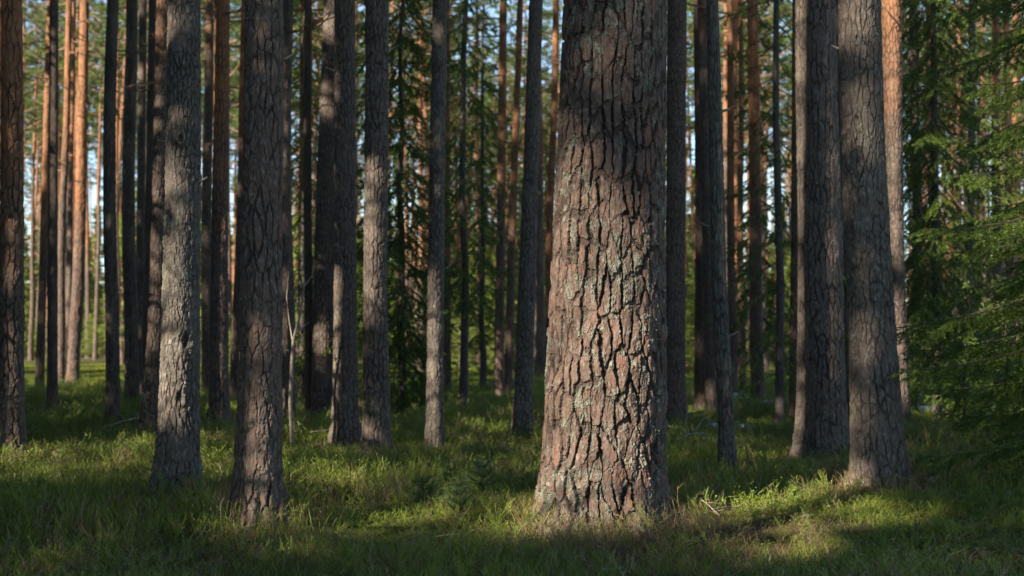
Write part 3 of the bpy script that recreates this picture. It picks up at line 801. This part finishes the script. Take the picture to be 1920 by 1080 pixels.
# ------------------------------------------------------------------ unseen trees added to shade the scene, crowns cut open for the sun spots
TUFTS_SAVE = TUFTS
TUFTS = [tuft_proto(7, .24, .075, 40 + k) for k in range(4)]
r4 = np.random.default_rng(77); cnt = 0; tries = 0; sh = S[:2] / np.linalg.norm(S[:2])
OFF = []
while cnt < 66 and tries < 9000:
    tries += 1
    Y0 = r4.uniform(5, 22) if cnt < 48 else r4.uniform(20, 48); X0 = r4.uniform(-.37, .37) * Y0 ; t_ = r4.uniform(6, 25)
    X, Y = X0 + sh[0] * t_, Y0 + sh[1] * t_
    if Y > 0 and abs(X) < .375 * Y + 2.3: continue
    if math.hypot(X, Y) < 3.2: continue
    if any((X - a)**2 + (Y - b_)**2 < 1.9**2 for a, b_ in OFF): continue
    u = X * UV_U[0] + Y * UV_U[1]
    uh = near_specs[0][10] * UV_U[0] + near_specs[0][11] * UV_U[1]
    if abs(u - uh) < .55 and cnt % 3 == 0 or abs(u - uh) < .4: continue
    OFF.append((X, Y)); cnt += 1
    z0 = float(ground0(X, Y)); org = np.array([X, Y, z0])
    if cnt % 3:
        e = link('spruce_tree', None, loc=(X, Y, z0)); me = crown_mesh('crown', 13 + r4.uniform(-2, 2), .9, 1.75, 62, 700 + cnt, M_spruce, 'spruce', (9, 15), 1.0, org, carve)  # unseen spruce added for shade, crown cut open for the sun spots
        lab, grp = 'broad spruce added unseen, standing behind or beside the viewer, casting shade into the view', 'unseen spruces added for shade'
    else:
        e = link('pine_tree', None, loc=(X, Y, z0)); me = crown_mesh('crown', 17, 7.5, 2.2, 44, 700 + cnt, M_pine, 'pine', (9, 15), 1.0, org, carve)  # unseen pine added for shade, crown cut open for the sun spots
        lab, grp = 'tall pine added unseen, standing behind or beside the viewer, casting shade into the view', 'unseen pines added for shade'
    tag(e, lab, 'tree', grp)
    t = link('trunk', VAR[cnt % 5], e); t.color = (.4, .4, .3, 1); t.scale = (.9, .9, .8 if cnt % 3 else 1)
    link('crown', me, e)
TUFTS = TUFTS_SAVE

# ------------------------------------------------------------------ undergrowth
def blade(V, F, base, ang, L, wd, lean, bend, r):
    dx, dy = math.cos(ang), math.sin(ang); px, py = -dy, dx
    b = len(V); k = 3
    for q in range(k + 1):
        s = q / k; out = lean * s + bend * s * s; z = s * (1 - .35 * abs(bend) * s)
        c = np.array([base[0] + dx * out * L, base[1] + dy * out * L, base[2] + z * L]); h = wd * .5 * (1 - .55 * s)
        if q < k: V.append(c - np.array([px, py, 0]) * h); V.append(c + np.array([px, py, 0]) * h)
        else: V.append(c)
    F += [(b, b + 1, b + 3), (b, b + 3, b + 2), (b + 2, b + 3, b + 5), (b + 2, b + 5, b + 4), (b + 4, b + 5, b + 6)]

def grass_proto(seed, n=13):
    r = np.random.default_rng(seed); V, F = [], []
    for i in range(n):
        blade(V, F, (r.normal(0, .02), r.normal(0, .02), -.01), r.uniform(0, 6.28), r.uniform(.045, .145), r.uniform(.0026, .0046), r.uniform(.05, .7), r.uniform(0, .9), r)
    return np.array(V), np.array(F)

def sprig_proto(seed, leafy=True):
    r = np.random.default_rng(seed); V, F = [], []
    def strip(p, q, w0, w1):
        d = q - p; s = np.cross(d, r.normal(size=3)); s /= np.linalg.norm(s) + 1e-9; b = len(V)
        V.extend([p - s * w0, p + s * w0, q + s * w1, q - s * w1]); F.extend([(b, b + 1, b + 2), (b, b + 2, b + 3)])
    for m in range(3):
        p = np.array([r.normal(0, .015), r.normal(0, .015), -.01]); d = np.array([r.normal(0, .35), r.normal(0, .35), 1.0])
        seg = 5; L = r.uniform(.10, .19) / seg
        for k in range(seg):
            d = d + r.normal(0, .22, 3); d /= np.linalg.norm(d); q = p + d * L; strip(p, q, .0016, .0013)
            for t in range(2):
                a = d + r.normal(0, .55, 3) + np.array([0, 0, .35]); a /= np.linalg.norm(a); e = q + a * r.uniform(.02, .055); strip(q, e, .0013, .0008)
                if leafy and r.random() < .8:
                    s = np.cross(a, r.normal(size=3)); s /= np.linalg.norm(s); b = len(V); lf = r.uniform(.007, .012)
                    V.extend([e, e + a * lf * .5 + s * lf * .35, e + a * lf, e + a * lf * .5 - s * lf * .35]); F.extend([(b, b + 1, b + 2), (b, b + 2, b + 3)])
            p = q
    return np.array(V), np.array(F)

def frond_proto(seed):
    r = np.random.default_rng(seed); V, F = [], []
    for i in range(16):
        d = r.normal(size=3); d[2] = abs(d[2]) * .8 + .15; d /= np.linalg.norm(d); p = np.array([r.normal(0, .022), r.normal(0, .022), -.012])
        s = np.cross(d, r.normal(size=3)); s /= np.linalg.norm(s); l_ = r.uniform(.02, .045); b = len(V)
        V.extend([p - s * .0025, p + s * .0025, p + d * l_]); F.append((b, b + 1, b + 2))
    return np.array(V), np.array(F)

TR = np.array([t for t in TAKEN])
def scatter(n, d0, d1, r, power=1.4, patch=None, spread=.395):
    u = r.random(n)                           # density falls off with distance as d^-power per area
    e = 2 - power
    d = (d0**e + u * (d1**e - d0**e))**(1 / e)
    X = r.uniform(-1, 1, n) * (spread * d + .5)
    k = np.ones(n, bool)
    for (a, b_, c_) in TR[:len(near_specs)]: k &= (X - a)**2 + (d - b_)**2 > (c_ * .92)**2
    if patch is not None: k &= patch(X, d, r.random(n))
    return np.stack([X[k], d[k], ground(X[k], d[k])], 1)

def lay(name, protos, pos, r, mat, s0, s1, grow, label, cat, tint, zjit=0.0):
    """grow: things get larger with distance so the cover stays closed"""
    mb = MB(); idx = r.integers(0, len(protos), len(pos))
    for t, (PV, PF) in enumerate(protos):
        P = pos[idx == t]; n_ = len(P)
        if not n_: continue
        sc_ = r.uniform(s0, s1, n_) * (1 + grow * np.clip((P[:, 1] - 8) / 10, 0, 5)) * (.8 + .35 * noise3(P[:, 0] / .6, P[:, 1] / .6, 2, 31))
        zsc = r.uniform(s0, s1, n_) * (1 + grow * .35 * np.clip((P[:, 1] - 8) / 10, 0, 4)) * (.8 + .4 * noise3(P[:, 0] / .7, P[:, 1] / .7, 1, 33))
        V, F = tile(PV, PF, P, r.uniform(0, 6.28, n_), sc_, r.normal(0, .38, (n_, 2)), zsc)
        a = np.clip(tint(P) + r.normal(0, .2, n_), 0, 1)
        mb.add(V, F, np.repeat(a, len(PV)))
    o = link(name, mb.mesh(name, [mat])); tag(o, label, cat, kind='stuff')
    return o
rg = np.random.default_rng(99)
tg = lambda P: .50 + .45 * noise3(P[:, 0] / .9, P[:, 1] / .9, 0, 41)
pos = scatter(17000, 4.3, 34, rg, 1.25, lambda X, Y, q: q < .95 * (.12 + 1.0 * sstep(-.2, .5, noise3(X / .6, Y / .6, 4, 42))) * (1 - .93 * np.clip(brownish(X, Y), 0, 1)))
lay('grass', [grass_proto(k) for k in range(6)], pos, rg, M_grass, .75, 1.35, .5, 'green and yellow-green grass tufts covering the forest floor', 'grass', tg)
pos = scatter(56000, 4.3, 30, rg, 1.3, lambda X, Y, q: q < (.30 + .8 * sstep(-.3, .5, noise3(X / .7, Y / .7, 14, 43))) * (1 - .72 * np.clip(brownish(X, Y), 0, 1)))
lay('bilberry', [sprig_proto(k + 50) for k in range(6)], pos, rg, M_bil, .65, 1.2, .5, 'fine-stemmed green bilberry scrub growing through the grass', 'scrub', lambda P: np.clip(.35 + .3 * noise3(P[:, 0] / .5, P[:, 1] / .5, 0, 47) + .45 * brownish(P[:, 0], P[:, 1]), 0, 1))
pos = scatter(85000, 4.3, 50, rg, 1.1, lambda X, Y, q: q > .75 * np.clip(brownish(X, Y), 0, 1))
lay('moss', [frond_proto(k + 150) for k in range(5)], pos, rg, M_moss, .8, 1.5, .9, 'low cushions of yellow-green moss on the forest floor', 'moss', tg)
pos = scatter(27000, 4.3, 22, rg, 1.4, lambda X, Y, q: q < .30 + .75 * np.clip(brownish(X, Y), 0, 1))
lay('dry_heather', [sprig_proto(k + 350, False) for k in range(4)] + [grass_proto(k + 80, 5) for k in range(3)], pos, rg, M_straw, .6, 1.15, .4, 'dry brown heather stems and straw among the green', 'heather', lambda P: rg.random(len(P)) * .8)
pos = scatter(1500, 4.6, 13, rg, 1.5, lambda X, Y, q: q < sstep(.1, .45, noise3(X / .55, Y / .55, 24, 48)) * (1 - .9 * np.clip(brownish(X, Y), 0, 1)))
lay('arching_grass', [grass_proto(k + 500, 17) for k in range(5)], pos, rg, M_grass, 1.3, 2.1, .0, 'longer arching yellow-green grass tufts in the foreground', 'grass', lambda P: .72 + 0 * P[:, 0])
# fallen leaves and bark flakes
def leaf_proto(seed):
    r = np.random.default_rng(seed); V = [(-.014, 0, .004), (0, -.009, 0), (.016, .001, .006), (.001, .009, .003)]
    return np.array(V) + r.normal(0, .0015, (4, 3)), np.array([(0, 1, 2), (0, 2, 3)])
pos = scatter(26000, 4.5, 16, rg, 1.5, lambda X, Y, q: q < .12 + .9 * np.clip(brownish(X, Y), 0, 1)); pos[:, 2] += rg.uniform(.005, .04, len(pos))
lay('litter', [leaf_proto(k) for k in range(4)], pos, rg, M_leafl, .5, 1.1, .2, 'brown leaf and bark litter lying on the floor', 'litter', lambda P: rg.random(len(P)))
pos = scatter(12000, 4.5, 11, rg, 1.5, lambda X, Y, q: q < sstep(.55, .7, noise3(X / .22, Y / .22, 5, 91)) * .8 * sstep(0, .3, noise3(X / 1.6, Y / 1.6, 6, 92))); pos[:, 2] += .02
lay('reindeer_lichen', [frond_proto(k + 250) for k in range(3)], pos, rg, M_lich, .5, .9, .2, 'small pale grey lichen cushions in the foreground', 'lichen', lambda P: rg.random(len(P)))

# ------------------------------------------------------------------ pine seedlings
def seedling(X, Y, h, seed, label):
    r = np.random.default_rng(seed); e = link('pine_seedling', None, loc=(X, Y, float(ground(X, Y)))); tag(e, label, 'seedling')
    st = MB(); V, F = tube_np(np.array([[0, 0, -.02], [r.normal(0, .01), 0, h * .5], [r.normal(0, .02), r.normal(0, .02), h]]), np.array([.005, .004, .002]), 5); st.add(V, F, .4)
    segs = [((0, 0, h * .45), (0, 0, h))]
    for lvl in range(4):
        z = h * (.25 + .24 * lvl)
        for q in range(5):
            a = q * 1.256 + lvl + r.uniform(-.3, .3); L = h * (.55 - .1 * lvl) * r.uniform(.7, 1.1)
            P0 = np.array([0, 0, z]); P1 = P0 + np.array([math.cos(a) * L, math.sin(a) * L, L * r.uniform(.3, .8)])
            V, F = tube_np(np.array([P0, (P0 + P1) / 2 + [0, 0, -.01], P1]), np.array([.003, .0025, .0015]), 4); st.add(V, F, .4)
            segs.append((P0 + (P1 - P0) * .35, P1))
    link('stem', st.mesh('stem', [M_swood]), e)
    V, F, a = needles_on(np.array(segs), r, 900, .050, .0024)
    link('needles', mesh_np('needles', V, F, [M_seed], {'rnd': a}), e)
for q, (x, y, h, lab) in enumerate(((860, 985, .20, 'blue-green pine seedling nearest the middle of the grass left of the big pine'), (795, 960, .17, 'small blue-green pine seedling left in the seedling group before the slender pale pine'),
        (905, 950, .24, 'tallest pine seedling of the group, closest to the big pine'), (845, 925, .15, 'farthest small pine seedling of the group in the grass'))):
    X, d = base_of(x, y); seedling(X, d, h, 800 + q, lab)

# ------------------------------------------------------------------ the bare sapling left of centre
X, d = base_of(549, 842); e = link('dead_sapling', None, loc=(X, d, float(ground(X, d)))); tag(e, 'pale bare crooked sapling with a few leafless twigs, right of the slim brown pine', 'sapling')
k_ = d / FPX
def pl(*pts): return np.array([((x - 543) * k_, dy * .1, (842 - y) * k_) for x, y, dy in pts])
m1 = MB(); V, F = tube_np(pl((543, 850, 0), (538, 760, 0), (539, 690, .3), (543, 640, 0), (556, 590, 0), (562, 530, .2), (560, 470, 0)), np.array([.018, .017, .016, .014, .009, .006, .004]), 7); m1.add(V, F, .5)
link('stem', m1.mesh('stem', [M_sap], True), e)
for pts in (((541, 640, 0), (533, 600, .4), (528, 560, .5), (531, 520, .4)), ((539, 700, 0), (552, 730, -.5), (556, 760, -.8)), ((545, 632, 0), (562, 612, .6), (570, 606, .8)), ((553, 596, 0), (548, 560, -.3), (551, 530, -.3)),
            ((534, 660, 0), (527, 655, 0), (524, 640, 0)), ((561, 540, 0), (575, 520, .5), (580, 490, .5))):
    m2 = MB(); V, F = tube_np(pl(*pts), np.linspace(.007, .0025, len(pts)), 5); m2.add(V, F, .5); link('twig', m2.mesh('twig', [M_sap], True), e)

# ------------------------------------------------------------------ fallen branches
def fallen(x, y, ang, L, r0, seed, label, mat, lift=.03, forks=3):
    r = np.random.default_rng(seed); X, d = base_of(x, y); n_ = 9; s = np.linspace(0, 1, n_)
    wv = np.cumsum(r.normal(0, .035, n_)) * L; wv -= wv[0]
    px_ = X + math.cos(ang) * L * s - math.sin(ang) * wv; py_ = d + math.sin(ang) * L * s + math.cos(ang) * wv
    arch = lift + .12 * L * np.sin(math.pi * s) * r.uniform(.3, 1) + .1 * L * s * r.random()
    P = np.stack([px_ - X, py_ - d, ground(px_, py_) + arch - float(ground(X, d))], 1)
    m_ = MB(); V, F = tube_np(P, np.linspace(r0, r0 * .35, n_), 6); m_.add(V, F, .5)
    for q in range(forks):
        k = int(r.integers(2, n_ - 1)); D = r.normal(0, 1, 3); D[2] = abs(D[2]) * .8; D /= np.linalg.norm(D); l_ = L * r.uniform(.2, .45)
        Q = P[k] + np.linspace(0, 1, 5)[:, None] * D * l_ + np.cumsum(r.normal(0, .02 * L, (5, 3)), 0) * np.array([1, 1, .5]) * np.array([[0], [1], [1], [1], [1]])
        V, F = tube_np(Q, np.linspace(r0 * .5, r0 * .2, 5), 5); m_.add(V, F, .5)
    o = link('fallen_branch', m_.mesh('fallen_branch', [mat], True), loc=(X, d, float(ground(X, d)))); tag(o, label, 'branch')
for q, a in enumerate((
    (560, 820, .5, .9, .010, 'pale twiggy branch lying at the foot of the bare sapling', M_pale),
    (180, 815, -.1, .8, .018, 'thick curved branch on the shaded moss left of the sloping pine', M_twig),
    (215, 795, -.8, .7, .014, 'forked branch arching out of the moss near the thin black pine', M_twig),
    (1265, 835, 1.0, .7, .014, 'weathered branch right beside the big pine', M_pale),
    (1310, 990, .9, .38, .004, 'wispy pale twigs standing up in the sunlit grass right of the big pine', M_pale),
    (1350, 985, 2.0, .34, .004, 'thin pale twig tangle in the sunlit grass farther from the big pine', M_pale),
    (740, 1040, .3, .45, .003, 'curled thin twig in the foreground grass below the centre', M_twig),
    (340, 950, .1, .5, .006, 'looping dry twig between the grey flaky pine and the slim brown pine', M_pale),
    (385, 808, .1, .6, .012, 'dark broken branch near the foot of the orange-brown pine', M_twig),
    (1130, 1010, .4, .35, .005, 'short twig among the litter under the big pine', M_pale),
)): fallen(a[0], a[1], a[2], a[3], a[4], 900 + q, a[5], a[6])

# loose bark chip and stub on the big pine's foot
# ------------------------------------------------------------------ old snow in the back
mb = MB(); rs = np.random.default_rng(4)
for (x, y, wpx, dd) in ((1400, 752, 60, 1.4), (1450, 760, 90, 1.2), (1345, 805, 46, .5), (1400, 806, 40, .5), (1290, 768, 30, .8), (1600, 758, 60, 1.2), (1880, 775, 120, 1.0), (1740, 770, 80, .9), (1330, 745, 60, 1.5), (1690, 748, 90, 1.5), (1900, 750, 80, 1.5)):
    X, d = base_of(x, y); a_ = wpx / 2 * d / FPX; n_a, n_r = 36, 6
    th = np.arange(n_a) * 2 * math.pi / n_a; V = [(X, d, float(ground(X, d)) + .045)]
    ed = 1 + .35 * noise3(np.cos(th) * 1.6, np.sin(th) * 1.6, x, 60)
    for q in range(1, n_r + 1):
        f = q / n_r; xs = X + a_ * f * ed * np.cos(th); ys = d + dd * f * ed * np.sin(th)
        V += list(zip(xs, ys, ground(xs, ys) + .045 * (1 - f**3) + (-.03 if q == n_r else 0) + .01 * noise3(xs / .1, ys / .1, 0, 61)))
    F = [(0, 1 + t, 1 + (t + 1) % n_a) for t in range(n_a)]
    for q in range(n_r - 1):
        for t in range(n_a):
            a0, b0 = 1 + q * n_a + t, 1 + q * n_a + (t + 1) % n_a; F += [(a0, a0 + n_a, b0 + n_a), (a0, b0 + n_a, b0)]
    mb.add(np.array(V), np.array(F), .5)
o = link('snow', mb.mesh('snow', [M_snow], True)); tag(o, 'thin leftover patches of snow on the shaded floor', 'snow', kind='stuff')
